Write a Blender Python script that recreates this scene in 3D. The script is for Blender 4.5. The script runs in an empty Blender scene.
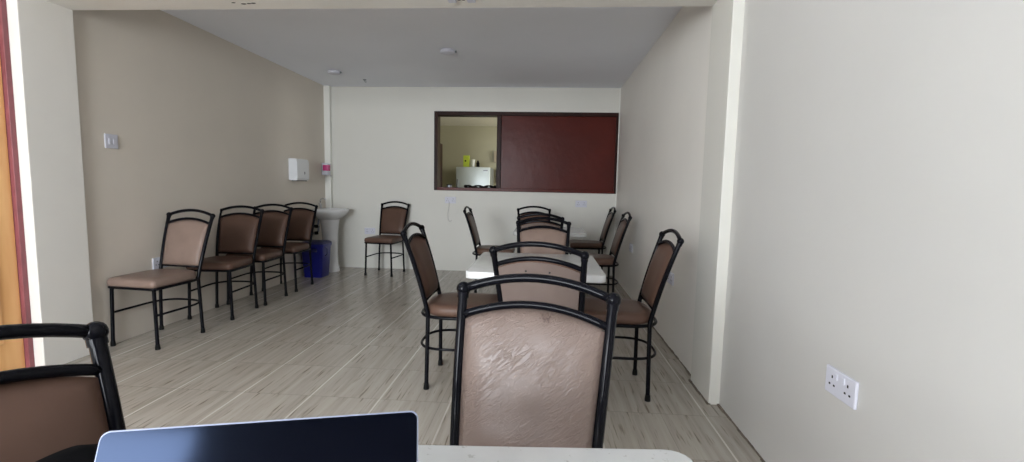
import bpy, bmesh, math, random
from mathutils import Vector, Matrix
random.seed(7)
PI = math.pi
S = bpy.context.scene
COL = S.collection

# ------------------------------------------------------------------ camera
CAM_H = 1.12
F_PX, YAW, PITCH, ROLL = 463.21, 0.0677, 0.0938, 0.0201
cy, sy = math.cos(YAW), math.sin(YAW)
fwd = Vector((-sy * math.cos(PITCH), cy * math.cos(PITCH), -math.sin(PITCH)))
r0 = Vector((cy, sy, 0)); u0 = r0.cross(fwd)
rt = r0 * math.cos(ROLL) + u0 * math.sin(ROLL)
up = u0 * math.cos(ROLL) - r0 * math.sin(ROLL)
cam_d = bpy.data.cameras.new('camera')
cam_d.sensor_width = 36.0
cam_d.lens = F_PX / 1024 * 36.0
cam_d.clip_start = 0.02
cam = bpy.data.objects.new('camera', cam_d)
COL.objects.link(cam)
m = Matrix(((rt.x, up.x, -fwd.x, 0), (rt.y, up.y, -fwd.y, 0), (rt.z, up.z, -fwd.z, CAM_H), (0, 0, 0, 1)))
cam.matrix_world = m
S.camera = cam

# ------------------------------------------------------------------ world, daylight, exposure
S.view_settings.view_transform = 'Standard'
S.view_settings.look = 'None'
S.view_settings.gamma = 1.0
S.view_settings.use_curve_mapping = False
S.view_settings.exposure = 0.0
w = bpy.data.worlds.new('sky'); S.world = w
w.use_nodes = True
bg = w.node_tree.nodes['Background']
bg.inputs[0].default_value = (0.62, 0.78, 1.0, 1)
bg.inputs[1].default_value = 1.0

def area_light(name, loc, rot, sx, sz, power, col):
    d = bpy.data.lights.new(name, 'AREA')
    d.shape = 'RECTANGLE'; d.size = sx; d.size_y = sz
    d.energy = power; d.color = col
    o = bpy.data.objects.new(name, d); COL.objects.link(o)
    o.location = loc; o.rotation_euler = rot
    return o
# daylight through the big window behind the camera (at the left); the kitchen gets an added fill light
area_light('window_daylight', (-1.80, -2.66, 1.50), (PI / 2, 0, 0), 2.0, 1.5, 258, (0.94, 0.995, 1.05))
area_light('kitchen_fill', (2.16, 7.35, 1.55), (PI / 2, 0, PI / 2), 1.5, 1.2, 60, (1.0, 0.97, 0.88))  # added source at an unseen opening, brightens the view through the hatch

# ------------------------------------------------------------------ materials
def mat(name, col, rough=0.6, metal=0.0, spec=0.5, coat=0.0):
    m = bpy.data.materials.new(name); m.use_nodes = True
    b = m.node_tree.nodes['Principled BSDF']
    b.inputs['Base Color'].default_value = (*col, 1)
    b.inputs['Roughness'].default_value = rough
    b.inputs['Metallic'].default_value = metal
    b.inputs['Specular IOR Level'].default_value = spec
    b.inputs['Coat Weight'].default_value = coat
    return m

def nodes(m):
    return m.node_tree.nodes, m.node_tree.links, m.node_tree.nodes['Principled BSDF']

def tex_coord(m, scale=(1, 1, 1), which='Object', rot=(0, 0, 0)):
    N, L, b = nodes(m)
    tc = N.new('ShaderNodeTexCoord'); mp = N.new('ShaderNodeMapping')
    mp.inputs['Scale'].default_value = scale; mp.inputs['Rotation'].default_value = rot
    L.new(tc.outputs[which], mp.inputs[0])
    return mp

def noise(m, mp, scale, detail=4, rough=0.55):
    N, L, b = nodes(m)
    n = N.new('ShaderNodeTexNoise')
    n.inputs['Scale'].default_value = scale; n.inputs['Detail'].default_value = detail
    n.inputs['Roughness'].default_value = rough
    L.new(mp.outputs[0], n.inputs['Vector'])
    return n

def ramp(m, src, stops):
    N, L, b = nodes(m)
    r = N.new('ShaderNodeValToRGB')
    e = r.color_ramp.elements
    while len(e) < len(stops): e.new(0.5)
    for k, (p, c) in enumerate(stops):
        e[k].position = p; e[k].color = (*c, 1) if len(c) == 3 else c
    L.new(src, r.inputs[0])
    return r

def bump(m, src, strength, dist):
    N, L, b = nodes(m)
    bp = N.new('ShaderNodeBump')
    bp.inputs['Strength'].default_value = strength; bp.inputs['Distance'].default_value = dist
    L.new(src, bp.inputs['Height']); L.new(bp.outputs[0], b.inputs['Normal'])
    return bp

def noisy(name, col, rough=0.6, var=0.06, scale=3.0, bscale=60, bstr=0.1, bdist=0.003, **k):
    m = mat(name, col, rough, **k)
    N, L, b = nodes(m)
    mp = tex_coord(m)
    n = noise(m, mp, scale)
    lo = tuple(c * (1 - var) for c in col); hi = tuple(min(1, c * (1 + var)) for c in col)
    r = ramp(m, n.outputs['Fac'], [(0.35, lo), (0.65, hi)])
    L.new(r.outputs[0], b.inputs['Base Color'])
    n2 = noise(m, mp, bscale, 3)
    bump(m, n2.outputs['Fac'], bstr, bdist)
    return m

M = {}
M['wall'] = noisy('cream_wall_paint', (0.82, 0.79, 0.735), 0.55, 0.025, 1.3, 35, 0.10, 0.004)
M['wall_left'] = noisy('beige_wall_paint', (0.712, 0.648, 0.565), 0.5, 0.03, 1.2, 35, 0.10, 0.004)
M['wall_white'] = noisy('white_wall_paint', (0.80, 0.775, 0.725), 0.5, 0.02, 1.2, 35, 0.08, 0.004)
M['wall_near'] = noisy('cream_wall_paint_dimmed', (0.57, 0.557, 0.53), 0.5, 0.02, 1.2, 35, 0.10, 0.004)  # cream paint darkened; weaker window light on this wall put into the colour
M['ceiling'] = noisy('white_ceiling_paint', (0.87, 0.89, 0.945), 0.7, 0.02, 1.0, 50, 0.05, 0.003)
M['wall_back'] = noisy('wall_paint_dimmed', (0.68, 0.665, 0.61), 0.5, 0.02, 1.2, 35, 0.08, 0.004)  # same wall paint darkened; light falloff put into the colour
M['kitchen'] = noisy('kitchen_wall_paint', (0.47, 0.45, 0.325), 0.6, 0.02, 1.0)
M['trunk'] = mat('white_trunking_plastic', (0.82, 0.81, 0.76), 0.4)
M['black'] = mat('black_gloss_frame_paint', (0.004, 0.004, 0.006), 0.14, 0, 0.10)
M['rubber'] = mat('black_rubber', (0.006, 0.006, 0.006), 0.6, 0, 0.1)
M['bag'] = noisy('black_bag_cloth', (0.004, 0.004, 0.0045), 0.8, 0.2, 20, 400, 0.3, 0.001, spec=0.05)
M['maroon'] = noisy('maroon_gloss_paint', (0.085, 0.0135, 0.009), 0.30, 0.10, 2.0, 10, 0.40, 0.006, spec=0.13)
M['darkwood'] = noisy('dark_brown_wood_paint', (0.026, 0.009, 0.007), 0.4, 0.25, 6, 30, 0.1, 0.002, spec=0.12)
M['framewood'] = noisy('maroon_door_frame_paint', (0.24, 0.07, 0.08), 0.4, 0.15, 6, 30, 0.1, 0.002)
M['plastic'] = mat('white_plastic', (0.64, 0.64, 0.71), 0.4, 0, 0.3)
M['hole'] = mat('dark_slot', (0.01, 0.01, 0.01), 0.8)
M['steel'] = mat('brushed_steel', (0.58, 0.58, 0.58), 0.28, 1.0)
M['enamel'] = mat('white_enamel', (0.74, 0.75, 0.77), 0.3, 0.1)
M['chrome'] = mat('chrome', (0.75, 0.75, 0.77), 0.12, 1.0)
M['ceramic'] = mat('white_ceramic', (0.80, 0.80, 0.80), 0.12, 0, 0.5)
M['pink'] = mat('pink_soap_window', (0.62, 0.06, 0.24), 0.25)
M['bluebin'] = mat('blue_bin_plastic', (0.007, 0.011, 0.22), 0.3)
M['bluedark'] = mat('dark_blue_bin_lid', (0.012, 0.014, 0.10), 0.35)
M['fridge'] = mat('silver_fridge_paint', (0.70, 0.78, 0.80), 0.35, 0.25)
M['fridgeside'] = mat('grey_fridge_side', (0.22, 0.24, 0.24), 0.5)
M['lime'] = mat('yellow_green_card', (0.55, 0.68, 0.05), 0.5)
M['cupwhite'] = mat('white_cup', (0.80, 0.82, 0.76), 0.4)
M['greymark'] = mat('grey_badge', (0.25, 0.27, 0.30), 0.4, 0.5)
M['cord'] = mat('pale_cord', (0.5, 0.48, 0.46), 0.6)
M['laptopgrey'] = mat('silver_laptop_casing', (0.20, 0.22, 0.30), 0.5, 0.3)
M['screen'] = mat('dark_glossy_screen', (0.001, 0.0012, 0.003), 0.10, 0, 0.22)
M['screen'].node_tree.nodes['Principled BSDF'].inputs['Specular Tint'].default_value = (0.42, 0.58, 1.0, 1)
M['keys'] = mat('black_keys', (0.012, 0.012, 0.014), 0.5)
M['palebrown'] = mat('pale_brown_box', (0.42, 0.36, 0.27), 0.6)

# stone-speckled cream table top
m = M['tabletop'] = mat('cream_speckled_table_top', (0.74, 0.73, 0.68), 0.22)
N, L, b = nodes(m); mp = tex_coord(m)
n1 = noise(m, mp, 9, 5); n2 = noise(m, mp, 90, 2)
r1 = ramp(m, n1.outputs['Fac'], [(0.3, (0.60, 0.60, 0.585)), (0.7, (0.66, 0.665, 0.655))])
r2 = ramp(m, n2.outputs['Fac'], [(0.27, (0.62, 0.60, 0.56)), (0.33, (1, 1, 1))])
mx = N.new('ShaderNodeMix'); mx.data_type = 'RGBA'; mx.blend_type = 'MULTIPLY'; mx.inputs['Factor'].default_value = 0.6
L.new(r1.outputs[0], mx.inputs['A']); L.new(r2.outputs[0], mx.inputs['B']); L.new(mx.outputs['Result'], b.inputs['Base Color'])

# orange varnished wood of the side door
m = M['orangewood'] = mat('orange_varnished_wood', (0.55, 0.22, 0.06), 0.3)
N, L, b = nodes(m); mp = tex_coord(m, (6, 6, 0.5))
n1 = noise(m, mp, 3, 6)
r1 = ramp(m, n1.outputs['Fac'], [(0.3, (0.84, 0.42, 0.16)), (0.7, (0.93, 0.54, 0.23))])
L.new(r1.outputs[0], b.inputs['Base Color'])

# brown vinyl of the pads
def leather(name, lo, hi, wr, rough, stain=False):
    m = mat(name, hi, rough, 0, 0.4 if stain else 0.2)
    N, L, b = nodes(m)
    mp = tex_coord(m)
    oi = N.new('ShaderNodeObjectInfo'); add = N.new('ShaderNodeVectorMath')
    L.new(mp.outputs[0], add.inputs[0]); L.new(oi.outputs['Random'], add.inputs[1])
    n1 = N.new('ShaderNodeTexNoise'); n1.inputs['Scale'].default_value = 7; n1.inputs['Detail'].default_value = 5
    L.new(add.outputs[0], n1.inputs['Vector'])
    r = ramp(m, n1.outputs['Fac'], [(0.3, lo), (0.7, hi)])
    last = r.outputs[0]
    if stain:   # the worn dark scuff near the top of the pad
        sp = N.new('ShaderNodeVectorMath'); sp.operation = 'DISTANCE'
        sp.inputs[1].default_value = (0.028, 0.29, 0.815)
        L.new(mp.outputs[0], sp.inputs[0])
        n3 = noise(m, mp, 120, 3)
        ad = N.new('ShaderNodeMath'); ad.operation = 'MULTIPLY_ADD'; ad.inputs[1].default_value = 0.06
        L.new(n3.outputs['Fac'], ad.inputs[0]); L.new(sp.outputs['Value'], ad.inputs[2])
        rs = ramp(m, ad.outputs[0], [(0.034, (0.5, 0.45, 0.42)), (0.046, (1, 1, 1))])
        mx = N.new('ShaderNodeMix'); mx.data_type = 'RGBA'; mx.blend_type = 'MULTIPLY'; mx.inputs['Factor'].default_value = 1
        L.new(last, mx.inputs['A']); L.new(rs.outputs[0], mx.inputs['B']); last = mx.outputs['Result']
    L.new(last, b.inputs['Base Color'])
    # diagonal creases
    mp1 = N.new('ShaderNodeMapping'); mp1.inputs['Rotation'].default_value = (0, 0.75, 0)
    L.new(add.outputs[0], mp1.inputs[0])
    mp2 = N.new('ShaderNodeMapping'); mp2.inputs['Scale'].default_value = (0.36, 0.6, 1.7)
    L.new(mp1.outputs[0], mp2.inputs[0])
    n2 = N.new('ShaderNodeTexNoise'); n2.inputs['Scale'].default_value = 66 if wr > 0.3 else 60; n2.inputs['Detail'].default_value = 3
    n2.inputs['Distortion'].default_value = 0.7
    L.new(mp2.outputs[0], n2.inputs['Vector'])
    rr = ramp(m, n2.outputs['Fac'], [(0.40, (0, 0, 0)), (0.5, (1, 1, 1)), (0.60, (0.2, 0.2, 0.2))])
    n4 = N.new('ShaderNodeTexNoise'); n4.inputs['Scale'].default_value = 160; n4.inputs['Detail'].default_value = 2
    L.new(add.outputs[0], n4.inputs['Vector'])
    n5 = N.new('ShaderNodeTexNoise'); n5.inputs['Scale'].default_value = 9; n5.inputs['Detail'].default_value = 1
    L.new(add.outputs[0], n5.inputs['Vector'])
    pat = ramp(m, n5.outputs['Fac'], [(0.40, (0.12,) * 3), (0.60, (1, 1, 1))])
    mu = N.new('ShaderNodeMath'); mu.operation = 'MULTIPLY'
    L.new(rr.outputs[0], mu.inputs[0]); L.new(pat.outputs[0], mu.inputs[1])
    ma = N.new('ShaderNodeMath'); ma.operation = 'MULTIPLY_ADD'; ma.inputs[1].default_value = 0.3
    L.new(n4.outputs['Fac'], ma.inputs[0]); L.new(mu.outputs[0], ma.inputs[2])
    bump(m, ma.outputs[0], wr, 0.0015)
    return m
M['leather'] = leather('brown_vinyl', (0.106, 0.060, 0.043), (0.127, 0.073, 0.053), 0.12, 0.36)
M['leather_worn'] = leather('creased_worn_brown_vinyl', (0.165, 0.120, 0.100), (0.200, 0.148, 0.125), 0.6, 0.33, True)
M['leather_pale'] = leather('pale_brown_vinyl', (0.20, 0.140, 0.112), (0.24, 0.172, 0.140), 0.14, 0.34)  # paler brown than the other pads
M['backcloth'] = leather('dusty_pink_back_panel', (0.155, 0.116, 0.102), (0.18, 0.138, 0.121), 0.10, 0.5)

# wood-look floor tiles
m = M['floor'] = mat('grey_brown_wood_look_tile', (0.3, 0.26, 0.22), 0.22, 0, 0.5)
N, L, b = nodes(m)
tc = N.new('ShaderNodeTexCoord'); sep = N.new('ShaderNodeSeparateXYZ'); L.new(tc.outputs['Object'], sep.inputs[0])
def mth(op, a, bb=None, cc=None):
    n = N.new('ShaderNodeMath'); n.operation = op
    for i, v in enumerate((a, bb, cc)):
        if v is None: continue
        if isinstance(v, (int, float)): n.inputs[i].default_value = v
        else: L.new(v, n.inputs[i])
    return n.outputs[0]
TX, TY = 0.3735, 0.394
gx = mth('DIVIDE', mth('ADD', sep.outputs['X'], 2.70), TX)          # white line at integer gx
gy = mth('DIVIDE', mth('SUBTRACT', sep.outputs['Y'], 2.285), TY)    # cross joint at integer gy
ix = mth('FLOOR', mth('ADD', gx, 0.13)); iy = mth('FLOOR', gy)
cmb = N.new('ShaderNodeCombineXYZ')
L.new(mth('MULTIPLY_ADD', ix, 3.7, mth('MULTIPLY', sep.outputs['X'], 30)), cmb.inputs[0])
L.new(mth('MULTIPLY_ADD', iy, 5.3, mth('MULTIPLY', sep.outputs['Y'], 1.3)), cmb.inputs[1])
ns = N.new('ShaderNodeTexNoise'); ns.inputs['Scale'].default_value = 1.0; ns.inputs['Detail'].default_value = 6; ns.inputs['Roughness'].default_value = 0.6
L.new(cmb.outputs[0], ns.inputs['Vector'])
base = ramp(m, ns.outputs['Fac'], [(0.30, (0.335, 0.300, 0.254)), (0.5, (0.412, 0.372, 0.318)), (0.72, (0.475, 0.434, 0.378))])
# fine dark dashes along the grain
cmb2 = N.new('ShaderNodeCombineXYZ')
L.new(mth('MULTIPLY_ADD', ix, 7.1, mth('MULTIPLY', sep.outputs['X'], 75)), cmb2.inputs[0])
L.new(mth('MULTIPLY_ADD', iy, 2.9, mth('MULTIPLY', sep.outputs['Y'], 4.5)), cmb2.inputs[1])
nd = N.new('ShaderNodeTexNoise'); nd.inputs['Scale'].default_value = 1.0; nd.inputs['Detail'].default_value = 2
L.new(cmb2.outputs[0], nd.inputs['Vector'])
dash = ramp(m, nd.outputs['Fac'], [(0.28, (0.52, 0.48, 0.44)), (0.40, (1, 1, 1))])
mx1 = N.new('ShaderNodeMix'); mx1.data_type = 'RGBA'; mx1.blend_type = 'MULTIPLY'; mx1.inputs['Factor'].default_value = 1
L.new(base.outputs[0], mx1.inputs['A']); L.new(dash.outputs[0], mx1.inputs['B'])
# white streaks along every tile
dx = mth('ABSOLUTE', mth('SUBTRACT', gx, mth('ROUND', gx)))
inroom = mth('LESS_THAN', sep.outputs['X'], 0.5)
lw = mth('MULTIPLY', mth('LESS_THAN', dx, 0.012), inroom)
brd = mth('LESS_THAN', mth('ABSOLUTE', mth('SUBTRACT', sep.outputs['X'], 0.835)), 0.004)
lw = mth('MAXIMUM', lw, brd)
mx2 = N.new('ShaderNodeMix'); mx2.data_type = 'RGBA'
nl = N.new('ShaderNodeTexNoise'); nl.inputs['Scale'].default_value = 2.2; nl.inputs['Detail'].default_value = 3
L.new(tc.outputs['Object'], nl.inputs['Vector'])
L.new(mth('MULTIPLY', lw, mth('MULTIPLY_ADD', nl.outputs['Fac'], 1.2, -0.05)), mx2.inputs['Factor']); L.new(mx1.outputs['Result'], mx2.inputs['A']); mx2.inputs['B'].default_value = (0.80, 0.75, 0.68, 1)
# dark cut border beside the right wall, joints
dy = mth('ABSOLUTE', mth('SUBTRACT', gy, mth('ROUND', gy)))
jx = mth('ABSOLUTE', mth('SUBTRACT', mth('ADD', gx, 0.13), mth('ROUND', mth('ADD', gx, 0.13))))
jl = mth('MAXIMUM', mth('LESS_THAN', dy, 0.0055), mth('LESS_THAN', jx, 0.004))
mx3 = N.new('ShaderNodeMix'); mx3.data_type = 'RGBA'
L.new(mth('MULTIPLY', jl, 0.3), mx3.inputs['Factor']); L.new(mx2.outputs['Result'], mx3.inputs['A']); mx3.inputs['B'].default_value = (0.10, 0.085, 0.07, 1)
L.new(mx3.outputs['Result'], b.inputs['Base Color'])
rr = ramp(m, ns.outputs['Fac'], [(0.3, (0.22,) * 3), (0.7, (0.24,) * 3)])
L.new(rr.outputs[0], b.inputs['Roughness'])

# ------------------------------------------------------------------ mesh helpers
def obj(name, bm, material, parent=None, smooth=False, angle=None):
    me = bpy.data.meshes.new(name)
    bmesh.ops.recalc_face_normals(bm, faces=bm.faces)
    if smooth:
        for f in bm.faces: f.smooth = True
        if angle:
            for e in bm.edges:
                if len(e.link_faces) == 2 and e.calc_face_angle(0) > angle: e.smooth = False
    bm.to_mesh(me); bm.free()
    for mm in (material if isinstance(material, (list, tuple)) else [material]): me.materials.append(mm)
    o = bpy.data.objects.new(name, me); COL.objects.link(o)
    if parent: o.parent = parent
    return o

def thing(name, label, cat, loc=(0, 0, 0), rotz=0, group=None):
    o = bpy.data.objects.new(name, None); COL.objects.link(o)
    o.empty_display_size = 0.1
    o.location = loc; o.rotation_euler = (0, 0, rotz)
    return tag(o, label, cat, group)

def tag(o, label, cat, group=None):
    o['label'] = label; o['category'] = cat
    if group: o['group'] = group
    return o

def struct(name, bm, material, parent=None, smooth=False):
    o = obj(name, bm, material, parent, smooth)
    if parent is None: o['kind'] = 'structure'
    return o

def NB(): return bmesh.new()

def box(bm, x0, x1, y0, y1, z0, z1, bev=0.0, seg=2, mi=0):
    r = bmesh.ops.create_cube(bm, size=1.0)
    vs = r['verts']
    for v in vs:
        v.co = Vector(((x0 + x1) / 2 + v.co.x * (x1 - x0), (y0 + y1) / 2 + v.co.y * (y1 - y0), (z0 + z1) / 2 + v.co.z * (z1 - z0)))
    fs = set(f for v in vs for f in v.link_faces)
    for f in fs: f.material_index = mi
    if bev:
        es = set(e for v in vs for e in v.link_edges)
        bmesh.ops.bevel(bm, geom=list(es), offset=bev, segments=seg, affect='EDGES', profile=0.5)
    return bm

def tube(bm, pts, rad, seg=10, closed=False, cap=True):
    pts = [Vector(p) for p in pts]; n = len(pts)
    rads = rad if isinstance(rad, (list, tuple)) else [rad] * n
    rings = []; prev = None
    for i, p in enumerate(pts):
        if closed: t = pts[(i + 1) % n] - pts[i - 1]
        else: t = pts[min(i + 1, n - 1)] - pts[max(i - 1, 0)]
        t.normalize()
        if prev is None:
            a = Vector((0, 0, 1)) if abs(t.z) < 0.9 else Vector((1, 0, 0))
            nrm = (a - t * a.dot(t)).normalized()
        else:
            nrm = (prev - t * prev.dot(t)).normalized()
        prev = nrm; bn = t.cross(nrm)
        rings.append([bm.verts.new(p + (nrm * math.cos(2 * PI * k / seg) + bn * math.sin(2 * PI * k / seg)) * rads[i]) for k in range(seg)])
    for i in range(n if closed else n - 1):
        a, c = rings[i], rings[(i + 1) % n]
        for k in range(seg):
            bm.faces.new((a[k], a[(k + 1) % seg], c[(k + 1) % seg], c[k]))
    if cap and not closed:
        bm.faces.new(rings[0][::-1]); bm.faces.new(rings[-1])
    return bm

def lathe(bm, prof, seg=24, c=(0, 0, 0), sx=1, sy=1):
    rings = []
    for r, z in prof:
        if r < 1e-6: rings.append([bm.verts.new((c[0], c[1], c[2] + z))])
        else: rings.append([bm.verts.new((c[0] + sx * r * math.cos(2 * PI * k / seg), c[1] + sy * r * math.sin(2 * PI * k / seg), c[2] + z)) for k in range(seg)])
    for a, d in zip(rings, rings[1:]):
        for k in range(seg):
            k2 = (k + 1) % seg
            if len(a) == 1 and len(d) == 1: continue
            if len(a) == 1: bm.faces.new((a[0], d[k2], d[k]))
            elif len(d) == 1: bm.faces.new((a[k], a[k2], d[0]))
            else: bm.faces.new((a[k], a[k2], d[k2], d[k]))
    if len(rings[0]) > 1: bm.faces.new(rings[0][::-1])
    if len(rings[-1]) > 1: bm.faces.new(rings[-1])
    return bm

def sphere(bm, c, r, seg=14):
    res = bmesh.ops.create_uvsphere(bm, u_segments=seg, v_segments=seg // 2 + 2, radius=r)
    bmesh.ops.translate(bm, verts=res['verts'], vec=Vector(c))
    return bm

def layers(bm, loops):
    rows = [[bm.verts.new(p) for p in lp] for lp in loops]
    n = len(rows[0])
    for a, d in zip(rows, rows[1:]):
        for k in range(n): bm.faces.new((a[k], a[(k + 1) % n], d[(k + 1) % n], d[k]))
    bm.faces.new(rows[0][::-1]); bm.faces.new(rows[-1])
    return bm

def rrect(x0, x1, y0, y1, r, seg=5):
    pts = []
    for cx_, cy_, a0 in ((x1 - r, y1 - r, 0), (x0 + r, y1 - r, PI / 2), (x0 + r, y0 + r, PI), (x1 - r, y0 + r, 1.5 * PI)):
        for k in range(seg + 1):
            a = a0 + PI / 2 * k / seg
            pts.append((cx_ + r * math.cos(a), cy_ + r * math.sin(a)))
    return pts

# ------------------------------------------------------------------ room shell
XL, XR, YB, ZC = -2.9025, 0.9232, 6.041, 2.3896
XLN, XRN = -2.943, 0.947           # near bay walls
PXL, PXR, PY0, PY1 = -2.871, 0.893, 2.415, 2.72   # pilasters
ZB = 2.132                         # beam soffit
YR = -2.60                         # wall behind the camera
HX0, HX1, HZ0, HZ1 = -1.449, 0.913, 1.064, 2.084
WT = 0.16

struct('floor', box(NB(), -3.7, 2.4, YR - 0.15, 9.4, -0.08, 0), M['floor'])
bm = NB(); box(bm, XLN - 0.1, XRN + 0.1, YR - 0.15, YB + 0.001, ZC, ZC + 0.1)
struct('ceiling', bm, M['ceiling'])
bm = NB(); box(bm, XL - 0.15, XL, PY1, YB, 0, ZC)
struct('wall_left', bm, M['wall_left'])
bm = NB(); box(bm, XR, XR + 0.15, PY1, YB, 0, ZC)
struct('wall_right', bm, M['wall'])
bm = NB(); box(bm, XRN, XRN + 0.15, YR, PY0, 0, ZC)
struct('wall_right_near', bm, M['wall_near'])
# wall on the near left with the opening of the side door
DY0, DY1, DZ = 1.45, 2.387, 2.06
bm = NB()
box(bm, XLN - 0.15, XLN, YR, DY0 - 0.045, 0, ZC)
box(bm, XLN - 0.15, XLN, DY0 - 0.045, PY0, DZ + 0.045, ZC)
struct('wall_left_near', bm, M['wall_white'])
# back wall with the hatch opening
bm = NB()
box(bm, -3.6, HX0, YB, YB + WT, 0, ZC)
box(bm, HX1, 2.3, YB, YB + WT, 0, ZC)
box(bm, HX0, HX1, YB, YB + WT, 0, HZ0)
box(bm, HX0, HX1, YB, YB + WT, HZ1, ZC)
struct('wall_back', bm, M['wall_back'])
# wall behind the camera with its big window
WX0, WX1, WZ0, WZ1 = -2.80, -0.80, 0.75, 2.25
bm = NB()
box(bm, XLN - 0.15, WX0, YR - 0.15, YR, 0, ZC); box(bm, WX1, XRN + 0.15, YR - 0.15, YR, 0, ZC)
box(bm, WX0, WX1, YR - 0.15, YR, 0, WZ0); box(bm, WX0, WX1, YR - 0.15, YR, WZ1, ZC)
struct('wall_rear', bm, M['palebrown'])
bm = NB()
for x in (WX0, (WX0 + WX1) / 2 - 0.02, WX1 - 0.04): box(bm, x, x + 0.04, YR - 0.05, YR - 0.01, WZ0, WZ1)
for z in (WZ0, WZ1 - 0.04): box(bm, WX0, WX1, YR - 0.05, YR - 0.01, z, z + 0.04)
struct('window_1', bm, M['trunk'])
# pilasters and beam between the two bays
bm = NB(); box(bm, PXL - 0.25, PXL, PY0, PY1, 0, ZC, 0.004); struct('pilaster_left', bm, M['wall'])
bm = NB(); box(bm, PXR, PXR + 0.25, PY0, PY1, 0, ZC, 0.004); struct('pilaster_right', bm, M['wall_back'])  # darkened copy of the wall paint, holds down the window light on it
bm = NB(); box(bm, PXL - 0.02, PXR + 0.02, PY0, PY1 - 0.002, ZB, ZC + 0.02)
beam = struct('beam', bm, M['wall'])
# small drill holes and the old lamp bracket under the beam
for x, y, r in ((-1.787, 2.62, 0.010), (-1.739, 2.638, 0.013), (-1.704, 2.633, 0.010), (-1.676, 2.629, 0.012)):
    bm = NB(); lathe(bm, [(0, -0.0015), (r, -0.0015), (r, 0.004)], 10, (x, y, ZB), 1.2, 0.5); obj('drill_hole', bm, M['hole'], beam)
# corner trunking
bm = NB(); box(bm, XL, -2.822, 5.985, YB, 0.0, ZC, 0.003); struct('trim_1', bm, M['trunk'])
bm = NB(); box(bm, 0.9135, XR, 6.018, YB, 0.0, ZC, 0.002); struct('trim_2', bm, M['trunk'])
# rough cement line where the right wall meets the floor
bm = NB()
def rough_edge(x, y0, y1, n):
    prev = None
    for k in range(n):
        ya = y0 + (y1 - y0) * k / n; yb = y0 + (y1 - y0) * (k + 1) / n
        d = 0.004 + 0.008 * random.random()
        box(bm, x - d, x + 0.01, ya, yb, 0, 0.004 + 0.006 * random.random())
rough_edge(XR, PY1, 4.2, 26); rough_edge(PXR, PY0, PY1, 8); rough_edge(XRN, 0.6, PY0, 22)
struct('baseboard_right', bm, noisy('rough_cement_edge', (0.16, 0.13, 0.10), 0.9, 0.3, 30))

# side door in the near left wall
bm = NB(); box(bm, XLN - 0.06, XLN - 0.012, DY0, DY1 - 0.002, 0.005, DZ, 0.002)
for y0, y1 in ((DY0 + 0.1, DY0 + 0.42), (DY0 + 0.5, DY1 - 0.1)):
    for z0, z1 in ((0.2, 0.9), (1.05, 1.9)): box(bm, XLN - 0.02, XLN - 0.004, y0, y1, z0, z1, 0.006)
struct('door_1', bm, M['orangewood'])
bm = NB()
box(bm, XLN - 0.10, XLN + 0.012, DY1, PY0, 0, DZ + 0.045, 0.003)
box(bm, XLN - 0.10, XLN + 0.012, DY0 - 0.045, DY0, 0, DZ + 0.045, 0.003)
box(bm, XLN - 0.10, XLN + 0.012, DY0, DY1, DZ, DZ + 0.045, 0.003)
struct('trim_3', bm, M['framewood'])

# the kitchen seen through the hatch
KY, KC = 9.15, 2.30
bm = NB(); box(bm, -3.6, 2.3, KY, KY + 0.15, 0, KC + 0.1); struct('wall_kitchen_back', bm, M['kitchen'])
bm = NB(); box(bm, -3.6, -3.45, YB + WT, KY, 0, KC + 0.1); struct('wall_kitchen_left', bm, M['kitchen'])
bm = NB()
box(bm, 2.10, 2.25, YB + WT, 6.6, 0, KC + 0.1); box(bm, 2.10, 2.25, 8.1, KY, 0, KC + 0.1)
box(bm, 2.10, 2.25, 6.6, 8.1, 0, 0.95); box(bm, 2.10, 2.25, 6.6, 8.1, 2.15, KC + 0.1)  # opening added for the kitchen fill light
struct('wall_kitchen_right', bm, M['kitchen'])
bm = NB(); box(bm, -3.6, 2.3, YB + WT, KY + 0.15, KC, KC + 0.1); struct('ceiling_kitchen', bm, mat('kitchen_ceiling_paint', (0.93, 0.91, 0.80), 0.7))

# ------------------------------------------------------------------ serving hatch
t = thing('serving_hatch', 'serving hatch in back wall, dark wood frame, maroon panel closing its right side', 'hatch', (0, 0, 0))
bm = NB()
box(bm, HX0, -1.405, YB - 0.012, YB + WT, HZ0, HZ1, 0.003)
box(bm, 0.888, HX1, YB - 0.012, YB + WT, HZ0, HZ1, 0.003)
box(bm, -1.405, 0.888, YB - 0.012, YB + WT, HZ1 - 0.048, HZ1, 0.003)
obj('frame', bm, M['darkwood'], t)
bm = NB(); box(bm, -1.405, 0.888, YB - 0.022, YB + WT + 0.05, HZ0, HZ0 + 0.042, 0.004); obj('sill', bm, M['maroon'], t)
bm = NB(); box(bm, -0.630, -0.575, YB - 0.008, YB + WT, HZ0 + 0.042, HZ1 - 0.048, 0.003); obj('middle_post', bm, M['darkwood'], t)
bm = NB(); box(bm, -0.575, 0.888, YB + 0.022, YB + 0.045, HZ0 + 0.042, HZ1 - 0.048)
bmesh.ops.subdivide_edges(bm, edges=bm.edges[:], cuts=6, use_grid_fill=True)
obj('sliding_panel', bm, M['maroon'], t)

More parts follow.
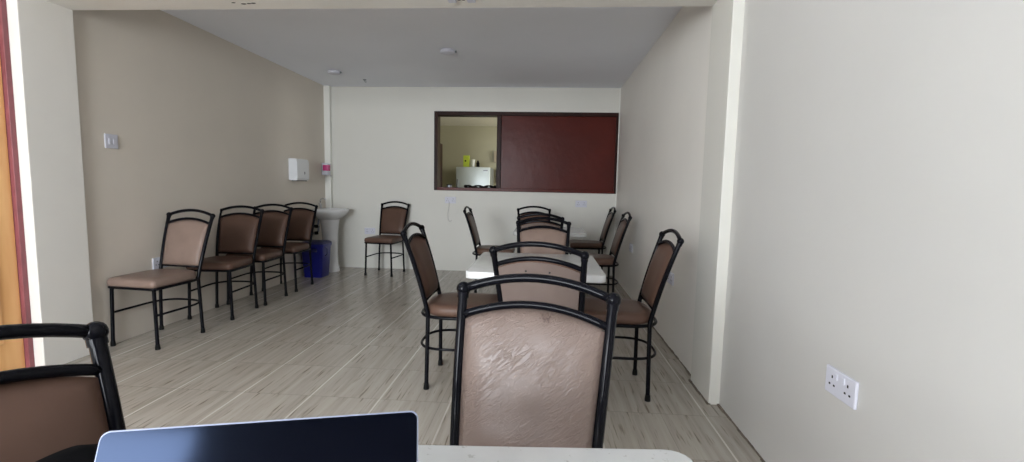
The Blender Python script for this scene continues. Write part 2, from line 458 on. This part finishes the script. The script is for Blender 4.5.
# ------------------------------------------------------------------ chair
G_CHAIR = 'brown padded metal chairs'
FX, FY, RX, RY = 0.172, -0.178, 0.170, 0.187
def postc(z):      # centre line of a back post: (half width, y)
    s = max(0.0, (z - 0.42) / (0.862 - 0.42))
    return 0.159 + 0.027 * s, RY + 0.128 * (0.75 * s + 0.25 * s * s)
def dshape(hw, yf, ym, yr, n=22, e=2.7, ends=True, rc=0.03):
    pts = []
    for k in range(n + 1):       # rear arc from right to left
        a = PI * k / n
        c_, s_ = math.cos(a), math.sin(a)
        pts.append((math.copysign(hw * abs(c_) ** (2 / e), c_), ym + (yr - ym) * abs(s_) ** (2 / e)))
    if ends:
        for k in range(5):
            a = PI + PI / 2 * k / 4; pts.append((-hw + rc + rc * math.cos(a), yf + rc + rc * math.sin(a)))
        for k in range(5):
            a = 1.5 * PI + PI / 2 * k / 4; pts.append((hw - rc + rc * math.cos(a), yf + rc + rc * math.sin(a)))
    return pts
BOW = 0.012
def arch(z_end, rise, hw, n=14):
    pts = []
    for k in range(n + 1):
        u = -1 + 2 * k / n
        z = z_end + rise * (1 - u * u)
        pts.append((u * hw, postc(z_end)[1] + BOW * (1 - u * u), z))
    return pts

def make_chair():
    t = thing('dining_chair', 'chair', 'chair', group=G_CHAIR)
    out = dshape(0.184, -0.198, 0.06, 0.222)
    cx_, cyy = 0, 0.02
    def lp(sc, z): return [(cx_ + (x - cx_) * sc, cyy + (y - cyy) * sc, z) for x, y in out]
    bm = layers(NB(), [lp(0.96, 0.412), lp(1, 0.420), lp(1.008, 0.435), lp(1.0, 0.452), lp(0.97, 0.463), lp(0.90, 0.470), lp(0.7, 0.4745), lp(0.35, 0.476), lp(0.05, 0.4765)])
    obj('seat', bm, M['leather'], t, True)
    ring = dshape(0.182, -0.188, 0.06, 0.245)
    obj('seat_frame', tube(NB(), [(x, y, 0.405) for x, y in ring], 0.0095, 8, closed=True), M['black'], t, True)
    st = [(FX, FY + 0.008, 0.228)] + [(x, y, 0.228) for x, y in dshape(0.178, 0, 0.07, 0.250, ends=False)] + [(-FX, FY + 0.008, 0.228)]
    obj('stretcher', tube(NB(), st, 0.0078, 8), M['black'], t, True)
    for sx in (-1, 1):
        l = obj('leg', tube(NB(), [(sx * FX, FY, 0.02), (sx * (FX - 0.011), FY + 0.004, 0.400)], 0.0115, 10), M['black'], t, True, 0.8)
        obj('rubber_foot', lathe(NB(), [(0.0155, 0), (0.0155, 0.012), (0.013, 0.034), (0.0, 0.034)], 10, (sx * FX, FY, 0)), M['rubber'], l, True, 0.8)
        l = obj('leg', tube(NB(), [(sx * (RX + 0.005), RY + 0.004, 0.02), (sx * (RX - 0.002), RY + 0.002, 0.2), (sx * 0.159, RY, 0.41)], 0.0115, 10), M['black'], t, True, 0.8)
        obj('rubber_foot', lathe(NB(), [(0.0155, 0), (0.0155, 0.012), (0.013, 0.034), (0.0, 0.034)], 10, (sx * (RX + 0.005), RY + 0.004, 0)), M['rubber'], l, True, 0.8)
        pts = []
        for k in range(9):
            z = 0.41 + (0.862 - 0.41) * k / 8; h, y = postc(z); pts.append((sx * h, y, z))
        p = obj('back_post', tube(NB(), pts, 0.0125, 10), M['black'], t, True, 0.8)
        h, y = postc(0.862)
        bm = NB(); sphere(bm, (sx * h, y, 0.862), 0.0182); tube(bm, [(sx * postc(0.842)[0], postc(0.842)[1], 0.840), (sx * h, y, 0.858)], 0.0145, 12)
        obj('finial', bm, M['black'], p, True, 0.9)
    h, _ = postc(0.862)
    obj('top_rail', tube(NB(), arch(0.862, 0.037, h), 0.0112, 10), M['black'], t, True)
    h, _ = postc(0.800)
    obj('upper_back_rail', tube(NB(), arch(0.800, 0.037, h), 0.0098, 10), M['black'], t, True)
    h, y = postc(0.492)
    obj('lower_back_rail', tube(NB(), [(-h, y, 0.492), (0, y + 0.006, 0.492), (h, y, 0.492)], 0.0085, 8), M['black'], t, True)
    # pad
    NX, NZ = 14, 16
    def pt(u, s, side):
        ztop = 0.792 + 0.037 * (1 - u * u); z = 0.496 + (ztop - 0.496) * s
        h, y = postc(z); hw = h - 0.0105; bow = BOW * (1 - u * u) * min(1, (z - 0.48) / 0.32)
        bl = (1 - abs(u) ** 5) * (1 - abs(2 * s - 1) ** 6)
        return (u * hw, y + bow + (-0.003 - 0.024 * bl if side else 0.003), z)
    bm = NB()
    fr = [[bm.verts.new(pt(-1 + 2 * i / NX, j / NZ, True)) for i in range(NX + 1)] for j in range(NZ + 1)]
    bk = [[bm.verts.new(pt(-1 + 2 * i / NX, j / NZ, False)) for i in range(NX + 1)] for j in range(NZ + 1)]
    for g in (fr, bk):
        for j in range(NZ):
            for i in range(NX): bm.faces.new((g[j][i], g[j][i + 1], g[j + 1][i + 1], g[j + 1][i]))
    rim = lambda g: [g[0][i] for i in range(NX)] + [g[j][NX] for j in range(NZ)] + [g[NZ][i] for i in range(NX, 0, -1)] + [g[j][0] for j in range(NZ, 0, -1)]
    a, d = rim(fr), rim(bk)
    for k in range(len(a)): bm.faces.new((a[k], a[(k + 1) % len(a)], d[(k + 1) % len(a)], d[k]))
    obj('backrest', bm, M['leather'], t, True)
    # flat covered panel on the rear of the pad
    bm = NB()
    def pb(u, s, o):
        x, y, z = pt(u * 0.985, 0.015 + 0.97 * s, False); return (x, y + o, z)
    A = [[bm.verts.new(pb(-1 + 2 * i / 8, j / 8, 0.001)) for i in range(9)] for j in range(9)]
    B = [[bm.verts.new(pb(-1 + 2 * i / 8, j / 8, 0.006)) for i in range(9)] for j in range(9)]
    for g in (A, B):
        for j in range(8):
            for i in range(8): bm.faces.new((g[j][i], g[j][i + 1], g[j + 1][i + 1], g[j + 1][i]))
    rim2 = lambda g: [g[0][i] for i in range(8)] + [g[j][8] for j in range(8)] + [g[8][i] for i in range(8, 0, -1)] + [g[j][0] for j in range(8, 0, -1)]
    a, d = rim2(A), rim2(B)
    for k in range(len(a)): bm.faces.new((a[k], a[(k + 1) % len(a)], d[(k + 1) % len(a)], d[k]))
    p = obj('back_panel', bm, M['backcloth'], t, True, 0.7)
    for sx in (-1, 1):
        x, y, z = pb(sx * 0.29, 0.885, 0.006)
        obj('screw_hole', tube(NB(), [(x, y - 0.001, z), (x, y + 0.0015, z)], 0.0042, 8), M['hole'], p)
    return t

def dup(root, label):
    r = root.copy(); COL.objects.link(r); r['label'] = label
    for ch in list(root.children):
        c = ch.copy(); COL.objects.link(c); c.parent = r
        for g in list(ch.children):
            d = g.copy(); COL.objects.link(d); d.parent = c
    return r

proto = make_chair()
CHAIRS = [
    # x, y, rot, label
    (-2.693, 3.015, -0.08, 'first chair of the row along the left wall, nearest to camera, whole seat in view'),
    (-2.695, 3.688, 0.09, 'second chair from the front in the row along the left wall'),
    (-2.700, 4.163, 0.05, 'third chair from the front in the row along the left wall'),
    (-2.715, 4.715, 0.06, 'farthest chair of the left wall row, just before the blue bin'),
    (-1.992, 5.685, -0.11, 'lone brown chair standing against the back wall right of the washbasin'),
    (-0.432, 2.610, PI / 2, 'brown chair at left side of the middle table, facing right'),
    (0.388, 2.600, -PI / 2, 'brown chair at right side of the middle table, back toward right wall'),
    (-0.073, 0.802, -0.185, 'large foreground chair facing us across the near table, creased worn backrest'),
    (0.043, 2.140, PI - 0.20, 'chair back with two screw holes, at near side of the middle table'),
    (0.000, 3.090, 0.00, 'chair facing us at far side of the middle table'),
    (-0.010, 4.265, PI - 0.05, 'chair with its back to us at near side of the far table, mostly hidden'),
    (-0.075, 5.14, 0.13, 'farthest centre chair, at far side of the far table, facing us'),
    (-0.508, 4.970, PI / 2, 'thin side view chair at left side of the far table below the hatch'),
    (0.528, 5.760, -PI / 2, 'farthest chair beside the right wall, at the far table near back corner'),
    (0.482, 4.520, -PI / 2, 'nearer of two chairs by right wall behind the middle table, side view'),
    (-0.492, 0.458, math.radians(76), 'cropped brown chair at left edge of photo with black bag on its seat'),
]
chairs = []
for i, (x, y, r, lab) in enumerate(CHAIRS):
    c = proto if i == 0 else dup(proto, lab)
    c['label'] = lab
    c.location = (x, y, 0); c.rotation_euler = (0, 0, r)
    chairs.append(c)
for c, mk, parts in ((chairs[7], 'leather_worn', ('backrest',)), (chairs[0], 'leather_pale', ('backrest', 'seat')), (chairs[9], 'leather_pale', ('backrest',))):
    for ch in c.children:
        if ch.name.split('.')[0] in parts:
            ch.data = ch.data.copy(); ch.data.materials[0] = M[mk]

# ------------------------------------------------------------------ tables
G_TABLE = 'cream topped dining tables'
TZ = 0.705
def make_table(hw, hd):
    t = thing('dining_table', 'table', 'table', group=G_TABLE)
    bm = NB()
    q = rrect(-hw, hw, -hd, hd, 0.035)
    def lp(d, z): return [(x - math.copysign(d, x), y - math.copysign(d, y), z) for x, y in q]
    layers(bm, [lp(0.004, TZ - 0.038), lp(0, TZ - 0.034), lp(0, TZ - 0.005), lp(0.002, TZ - 0.0015), lp(0.005, TZ)])
    obj('tabletop', bm, M['tabletop'], t, True, 0.7)
    bm = NB(); box(bm, -0.2, 0.2, -0.03, 0.03, TZ - 0.07, TZ - 0.039, 0.004); box(bm, -0.03, 0.03, -0.2, 0.2, TZ - 0.07, TZ - 0.039, 0.004)
    obj('support', bm, M['black'], t)
    obj('column', tube(NB(), [(0, 0, 0.05), (0, 0, TZ - 0.06)], 0.03, 16), M['black'], t, True, 0.8)
    bm = NB(); box(bm, -0.21, 0.21, -0.025, 0.025, 0.0, 0.05, 0.008); box(bm, -0.025, 0.025, -0.21, 0.21, 0.0, 0.05, 0.008)
    obj('base', bm, M['black'], t)
    return t
tb = make_table(0.346, 0.350)
for i, (x, y, lab) in enumerate([
    (-0.034, 2.575, 'cream square dining table in the middle, chairs on all four sides'),
    (0.062, 4.690, 'farthest cream dining table below the serving hatch, behind middle chairs'),
    (-0.080, 0.359, 'near white speckled table at bottom edge of photo carrying the laptop')]):
    c = tb if i == 0 else dup(tb, lab)
    c['label'] = lab; c.location = (x, y, 0)
    if i == 2: c.rotation_euler = (0, 0, 0.07)

# ------------------------------------------------------------------ laptop on the near table
HL, HR = Vector((-0.385, 0.306, TZ)), Vector((-0.105, 0.3785, TZ))
ang = math.atan2(HR.y - HL.y, HR.x - HL.x); W = (HR - HL).length
LL, TILT = 0.184, math.radians(26)
t = thing('laptop', 'silver edged laptop with dark glossy screen open on the near table', 'laptop', tuple((HL + HR) / 2), ang)
bm = NB()
layers(bm, [[(x, y, z) for x, y in rrect(-W / 2, W / 2, -0.205, 0.0, 0.012)] for z in (0.0, 0.015)])
obj('base', bm, M['laptopgrey'], t)
bm = NB()
for r_ in range(5):
    for k in range(13): box(bm, -0.135 + k * 0.0208, -0.135 + k * 0.0208 + 0.0172, -0.045 - r_ * 0.0185, -0.030 - r_ * 0.0185, 0.0152, 0.0168)
obj('keyboard', bm, M['keys'], t)
bm = NB(); box(bm, -0.05, 0.05, -0.20, -0.14, 0.0151, 0.0156); obj('touchpad', bm, M['laptopgrey'], t)
def lidpt(x, v, o):     # v up the lid, o out of the screen toward the user
    return (x, v * math.sin(TILT) - o * math.cos(TILT), 0.016 + v * math.cos(TILT) + o * math.sin(TILT))
lid = rrect(-W / 2, W / 2, 0.0, LL, 0.0085, 6)
bm = NB(); layers(bm, [[lidpt(x, v, o) for x, v in lid] for o in (-0.005, 0.0)])
ld = obj('lid', bm, M['laptopgrey'], t, True, 0.6)
scr = rrect(-W / 2 + 0.0014, W / 2 - 0.0014, 0.002, LL - 0.0014, 0.0075, 6)
bm = NB(); layers(bm, [[lidpt(x, v, o) for x, v in scr] for o in (0.0002, 0.0009)])
obj('screen', bm, M['screen'], ld)

# ------------------------------------------------------------------ bag on the chair at the left
ca = math.radians(76)
lx, ly = 0.015, 0.098
bx, by = -0.492 + lx * math.cos(ca) - ly * math.sin(ca), 0.458 + lx * math.sin(ca) + ly * math.cos(ca)
t = thing('bag', 'black rounded bag on the seat of the cropped chair, bottom left', 'bag', (bx, by, 0.477), ca)
bm = NB()
loops = []
for k in range(13):
    s = k / 12
    z = 0.305 * math.sin(s * PI / 2) if False else 0.305 * s
    f = 1.0 if s < 0.45 else math.sqrt(max(0.0, 1 - ((s - 0.45) / 0.56) ** 2.6))
    g = 0.9 + 0.1 * min(1, s / 0.1)
    hw, hd = 0.130 * g * max(f, 0.12), 0.062 * g * max(f, 0.14)
    loops.append([(hw * math.copysign(abs(math.cos(2 * PI * i / 24)) ** 0.75, math.cos(2 * PI * i / 24)), hd * math.copysign(abs(math.sin(2 * PI * i / 24)) ** 0.8, math.sin(2 * PI * i / 24)), z) for i in range(24)])
obj('bag_body', layers(bm, loops), M['bag'], t, True)
bm = NB(); layers(bm, [[(x, -0.056 - o, z) for x, z in rrect(-0.09, 0.09, 0.03, 0.15, 0.03)] for o in (0.0, 0.02)])
obj('pocket', bm, M['bag'], t, True, 0.7)

# ------------------------------------------------------------------ wall plates
G_SOCK = 'white double wall sockets'
def make_socket():
    t = thing('wall_socket', 's', 'socket', group=G_SOCK)
    bm = NB(); box(bm, -0.073, 0.073, -0.010, 0.0, -0.043, 0.043, 0.003); obj('plate', bm, M['plastic'], t)
    for sx in (-1, 1):
        bm = NB(); box(bm, sx * 0.018 - 0.006, sx * 0.018 + 0.006, -0.0135, -0.0095, 0.012, 0.032, 0.001); obj('rocker_switch', bm, M['plastic'], t)
        bm = NB(); cx_ = sx * 0.038
        box(bm, cx_ - 0.003, cx_ + 0.003, -0.0106, -0.0095, 0.010, 0.019)
        for q in (-1, 1): box(bm, cx_ + q * 0.011 - 0.004, cx_ + q * 0.011 + 0.004, -0.0106, -0.0095, -0.014, -0.008)
        obj('pin_slots', bm, M['hole'], t)
    return t
sk = make_socket()
for i, (x, y, z, r, lab) in enumerate([
    (XRN, 1.466, 0.522, -PI / 2, 'large double socket on the near right wall, closest to camera'),
    (XR, 3.345, 0.497, -PI / 2, 'white socket on right wall behind the chair right of middle table'),
    (XR, 4.875, 0.517, -PI / 2, 'small white socket low on right wall beside the farther chairs'),
    (-1.230, YB, 0.938, 0, 'double socket right under the open part of the hatch, thin cord hanging'),
    (0.478, YB, 0.925, 0, 'pale plate on the back wall under the maroon panel, right end'),
    (-2.318, YB, 0.500, 0, 'socket low on the back wall left of the lone chair'),
    (XL, 3.295, 0.497, PI / 2, 'socket on left wall behind the first chair of the row')]):
    c = sk if i == 0 else dup(sk, lab)
    c['label'] = lab; c.location = (x, y, z); c.rotation_euler = (0, 0, r)
t = thing('light_switch', 'square white light switch on the left wall near the pilaster', 'switch', (XL, 2.945, 1.372), PI / 2)
bm = NB(); box(bm, -0.045, 0.047, -0.010, 0.0, -0.046, 0.048, 0.003); obj('plate', bm, M['plastic'], t)
for x in (-0.016, 0.016):
    bm = NB(); box(bm, x - 0.010, x + 0.010, -0.017, -0.011, -0.018, 0.018, 0.002); obj('rocker_switch', bm, M['plastic'], t)
# thin cord from the hatch socket
pts = [(-1.245, YB - 0.012, 0.915), (-1.245, YB - 0.016, 0.86), (-1.262, YB - 0.012, 0.76), (-1.258, YB - 0.012, 0.68), (-1.235, YB - 0.012, 0.655), (-1.212, YB - 0.012, 0.67)]
tag(obj('cord', tube(NB(), pts, 0.0028, 6), M['cord'], None, True), 'thin pale cord dangling from the socket under the hatch', 'cord')

# ------------------------------------------------------------------ ceiling fittings
t0 = thing('ceiling_light', 'round white ceiling fitting nearer the middle of ceiling, larger of the two', 'ceiling light', (-0.935, 4.41, ZC), 0, 'round ceiling fittings')
obj('base', lathe(NB(), [(0.048, 0), (0.048, -0.012), (0.0, -0.012)], 20), M['plastic'], t0, True, 0.7)
obj('cover', lathe(NB(), [(0.068, -0.010), (0.072, -0.018), (0.066, -0.034), (0.040, -0.042), (0.0, -0.043)], 24), M['plastic'], t0, True, 0.9)
obj('switch_tab', box(NB(), 0.066, 0.085, -0.008, 0.008, -0.030, -0.012, 0.003), M['greymark'], t0)
t1 = dup(t0, 'round white ceiling fitting in the far left of the ceiling, smaller in view')
t1.location = (-2.397, 5.206, ZC)
t = thing('ceiling_hook', 'tiny dark hook in the ceiling near back wall, right of far fitting', 'hook', (-2.215, 5.64, ZC))
obj('rose', lathe(NB(), [(0.022, 0), (0.018, -0.008), (0, -0.008)], 12), M['greymark'], t)
obj('hook', tube(NB(), [(0, 0, -0.006), (0, 0, -0.02), (0.012, 0, -0.032), (0.022, 0, -0.024)], 0.004, 6), M['greymark'], t, True)
t = thing('lamp_bracket', 'white bracket with two dark holes under the beam, top of photo', 'bracket', (-0.478, 2.600, ZB))
for x in (-0.050, 0.055):
    obj('end_clip', box(NB(), x - 0.022, x + 0.022, -0.03, 0.018, -0.012, 0.0, 0.003), M['plastic'], t)
for x in (-0.011, 0.012):
    obj('cable_hole', lathe(NB(), [(0, -0.003), (0.009, -0.003), (0.009, 0.0)], 12, (x, -0.002, 0)), M['hole'], t)

# ------------------------------------------------------------------ washbasin corner
t = thing('washbasin', 'white ceramic pedestal washbasin in the far left corner', 'washbasin', (XL, 5.735, 0))
# bowl: projects from the left wall toward +x
def basin_loop(sc, z, off=0.0):
    pts = []
    for k in range(32):
        a = 2 * PI * k / 32; c_, s_ = math.cos(a), math.sin(a)
        x = 0.2 + 0.205 * sc * math.copysign(abs(c_) ** 0.8, c_) + off; y = 0.225 * sc * math.copysign(abs(s_) ** 0.85, s_)
        pts.append((max(0.002, x), y, z))
    return pts
bm = NB()
layers(bm, [basin_loop(0.42, 0.655, -0.04), basin_loop(0.62, 0.675, -0.03), basin_loop(0.84, 0.72, -0.012), basin_loop(0.97, 0.765), basin_loop(1.0, 0.79), basin_loop(0.985, 0.802), basin_loop(0.90, 0.803), basin_loop(0.82, 0.785, 0.02), basin_loop(0.62, 0.72, 0.02), basin_loop(0.3, 0.70, 0.02)])
obj('basin', bm, M['ceramic'], t, True)
bm = NB()
prof = [(0.0, 0.112, 0.110), (0.03, 0.110, 0.108), (0.10, 0.096, 0.098), (0.25, 0.090, 0.092), (0.45, 0.095, 0.098), (0.58, 0.105, 0.108), (0.67, 0.118, 0.125)]
layers(bm, [[(0.178 + hx * math.cos(2 * PI * k / 24), hy * math.sin(2 * PI * k / 24), z) for k in range(24)] for z, hx, hy in prof])
obj('pedestal', bm, M['ceramic'], t, True, 0.9)
bm = NB()
tube(bm, [(0.055, 0, 0.80), (0.055, 0, 0.855)], 0.018, 12)
tube(bm, [(0.055, 0, 0.85), (0.055, 0, 0.90), (0.062, 0, 0.92), (0.085, 0, 0.932), (0.115, 0, 0.928), (0.125, 0, 0.91)], 0.010, 10)
tp = obj('tap', bm, M['chrome'], t, True, 0.9)
obj('tap_handle', box(NB(), 0.040, 0.070, -0.03, 0.0, 0.858, 0.872, 0.004), M['chrome'], tp)
for z in (0.50, 0.585):
    bm = NB(); tube(bm, [(0.0, -0.11, z), (0.05, -0.11, z), (0.07, -0.10, z + 0.02), (0.075, -0.09, z + 0.09)], 0.012, 8)
    v = obj('water_pipe', bm, M['greymark'], t, True)
    obj('valve', box(NB(), 0.035, 0.075, -0.135, -0.10, z - 0.02, z + 0.02, 0.005), M['rubber'], v)
t = thing('waste_bin', 'blue plastic waste bin on the floor in front of the washbasin', 'bin', (-2.735, 5.385, 0))
bm = NB()
layers(bm, [[(x, y, z) for x, y in rrect(-a, a, -b_, b_, 0.03)] for z, a, b_ in ((0, 0.108, 0.105), (0.01, 0.112, 0.108), (0.36, 0.132, 0.130), (0.385, 0.142, 0.140), (0.40, 0.142, 0.140))])
obj('bin_body', bm, M['bluebin'], t, True, 0.6)
bm = NB(); layers(bm, [[(x, y, z) for x, y in rrect(-a, a, -a, a, 0.03)] for z, a in ((0.400, 0.138), (0.415, 0.138), (0.428, 0.120), (0.432, 0.09))])
obj('bin_lid', bm, M['bluedark'], t, True, 0.6)
bm = NB(); box(bm, -0.085, 0.075, -0.142, -0.128, 0.31, 0.35, 0.006); obj('front_recess', bm, M['bluedark'], t)
bm = NB(); tube(bm, [(0.143, -0.05, 0.36), (0.158, -0.05, 0.34), (0.158, -0.05, 0.28), (0.135, -0.05, 0.26)], 0.008, 8); obj('carry_handle', bm, M['bluedark'], t, True)

t = thing('paper_dispenser', 'steel paper towel dispenser on the left wall above the chairs', 'dispenser', (XL, 5.245, 1.15))
bm = NB()
prof = [(0.0, 0.004), (0.088, 0.0), (0.102, 0.02), (0.102, 0.215), (0.090, 0.248), (0.0, 0.250)]
a = [bm.verts.new((x, -0.135, z)) for x, z in prof]; d = [bm.verts.new((x, 0.135, z)) for x, z in prof]
bm.faces.new(a); bm.faces.new(d[::-1])
for k in range(len(a)): bm.faces.new((a[k], a[(k + 1) % len(a)], d[(k + 1) % len(a)], d[k]))
bmesh.ops.bevel(bm, geom=bm.edges[:], offset=0.004, segments=2, affect='EDGES')
obj('housing', bm, M['enamel'], t, True, 0.5)
obj('paper_slot', box(NB(), 0.02, 0.085, -0.11, 0.11, -0.006, 0.004), M['hole'], t)
obj('lock', tube(NB(), [(0.101, 0.03, 0.09), (0.105, 0.03, 0.09)], 0.008, 10), M['hole'], t)
obj('sight_window', box(NB(), 0.100, 0.1035, 0.024, 0.036, 0.07, 0.105, 0.001), M['greymark'], t)

t = thing('soap_dispenser', 'small white soap dispenser with pink window, above the washbasin in corner', 'dispenser', (XL, 5.932, 1.20))
bm = NB(); box(bm, 0.0, 0.088, -0.048, 0.048, 0.03, 0.19, 0.015, 3); obj('housing', bm, M['plastic'], t, True, 0.6)
bm = NB(); box(bm, 0.020, 0.0905, -0.0505, 0.03, 0.085, 0.165, 0.008, 2); obj('soap_window', bm, M['pink'], t, True, 0.6)
bm = NB(); box(bm, 0.05, 0.105, -0.035, 0.035, 0.012, 0.034, 0.006, 2); obj('push_lever', bm, M['steel'], t)

# ------------------------------------------------------------------ things in the kitchen
t = thing('refrigerator', 'pale silver refrigerator in the kitchen seen through the hatch', 'refrigerator', (-1.302, 8.72, 0))
bm = NB(); box(bm, -0.31, 0.31, -0.27, 0.30, 0.03, 1.475, 0.01); obj('cabinet', bm, M['fridgeside'], t)
bm = NB(); box(bm, -0.312, 0.312, -0.325, -0.272, 0.62, 1.475, 0.014, 3); dr = obj('door', bm, M['fridge'], t, True, 0.6)
bm = NB(); box(bm, -0.290, -0.270, -0.345, -0.322, 0.80, 1.25, 0.006); obj('handle', bm, M['greymark'], dr)
bm = NB(); box(bm, 0.19, 0.27, -0.3275, -0.3245, 1.405, 1.425); obj('badge', bm, M['greymark'], dr)
bm = NB(); box(bm, -0.312, 0.312, -0.325, -0.272, 0.05, 0.605, 0.014, 3); obj('door', bm, M['fridge'], t, True, 0.6)
t = thing('carton', 'yellow green box standing on the refrigerator', 'box', (-1.452, 8.58, 1.475))
obj('carton_body', box(NB(), -0.055, 0.055, -0.035, 0.035, 0.0, 0.215, 0.004), M['lime'], t)
obj('printed_mark', tube(NB(), [(-0.012, -0.0345, 0.115), (-0.012, -0.0362, 0.115)], 0.016, 10), M['hole'], t)
t = thing('cup', 'white cup on the refrigerator between box and black bottle', 'cup', (-1.332, 8.58, 1.475))
obj('cup_body', lathe(NB(), [(0.034, 0), (0.042, 0.14), (0.038, 0.14), (0.030, 0.012), (0, 0.012)], 18), M['cupwhite'], t, True, 0.7)
obj('rim', tube(NB(), [(0.041 * math.cos(2 * PI * k / 18), 0.041 * math.sin(2 * PI * k / 18), 0.141) for k in range(18)], 0.003, 6, True), M['cupwhite'], t, True)
t = thing('bottle', 'short black bottle on the refrigerator, rightmost item', 'bottle', (-1.238, 8.58, 1.475))
obj('bottle_body', lathe(NB(), [(0.030, 0), (0.032, 0.01), (0.032, 0.085), (0.018, 0.10), (0.0, 0.10)], 16), M['rubber'], t, True, 0.8)
obj('cap', lathe(NB(), [(0.019, 0.098), (0.019, 0.125), (0.0, 0.125)], 14), M['hole'], t, True, 0.8)
# tray on the sill
t = thing('serving_tray', 'dark wavy-edged tray lying on the hatch sill before the refrigerator', 'tray', (-0.850, 6.165, HZ0 + 0.042))
bm = NB(); layers(bm, [[(x, y, z) for x, y in rrect(-0.21, 0.205, -0.06, 0.06, 0.03)] for z in (0.0, 0.010)]); obj('tray_base', bm, M['rubber'], t)
bm = NB()
rp = rrect(-0.21, 0.205, -0.06, 0.06, 0.03, 6)
full = []
for k in range(len(rp)):
    a = Vector(rp[k]); d = Vector(rp[(k + 1) % len(rp)]); n = max(1, int((d - a).length / 0.02))
    full += [a.lerp(d, j / n) for j in range(n)]
tube(bm, [(p.x, p.y, 0.020 + 0.009 * math.sin(k * 0.9)) for k, p in enumerate(full)], 0.010, 6, True)
obj('wavy_rim', bm, M['rubber'], t, True)
t = thing('tin', 'small grey tin with dark lid at left end of the hatch sill', 'tin', (-1.27, 6.15, HZ0 + 0.042))
obj('tin_body', lathe(NB(), [(0.035, 0), (0.035, 0.030), (0.0, 0.030)], 16), M['greymark'], t, True, 0.8)
obj('lid', lathe(NB(), [(0.037, 0.028), (0.037, 0.038), (0.0, 0.038)], 16), M['rubber'], t, True, 0.8)
t = thing('kitchen_cupboard', 'tall brown cupboard at the left edge of the hatch view', 'cupboard', (-2.05, 7.70, 0))
bm = NB(); box(bm, -0.30, 0.30, -0.2, 0.2, 0, 1.83, 0.005); obj('cabinet', bm, M['darkwood'], t)
for sx in (-1, 1):
    bm = NB(); box(bm, min(sx * 0.004, sx * 0.29), max(sx * 0.004, sx * 0.29), -0.218, -0.198, 0.05, 1.80, 0.004); d = obj('door', bm, M['framewood'], t)
    obj('handle', box(NB(), sx * 0.03 - 0.006, sx * 0.03 + 0.006, -0.235, -0.215, 0.9, 1.05, 0.003), M['steel'], d)
t = thing('wall_box', 'pale box fixed on the kitchen wall right of refrigerator', 'box', (-0.965, KY, 1.60))
obj('box_body', box(NB(), -0.035, 0.035, -0.06, 0.0, 0.0, 0.215, 0.005), M['palebrown'], t)
obj('box_lid', box(NB(), -0.037, 0.037, -0.064, -0.058, 0.15, 0.217, 0.002), M['palebrown'], t)
t = thing('wall_rack', 'dark narrow rack on the kitchen wall beneath the pale box', 'rack', (-0.915, KY, 1.20))
obj('rack_back', box(NB(), -0.04, 0.05, -0.03, 0.0, 0.0, 0.28, 0.004), M['fridgeside'], t)
for z in (0.03, 0.13, 0.23): obj('rung', tube(NB(), [(-0.04, -0.04, z), (0.05, -0.04, z)], 0.008, 6), M['hole'], t)
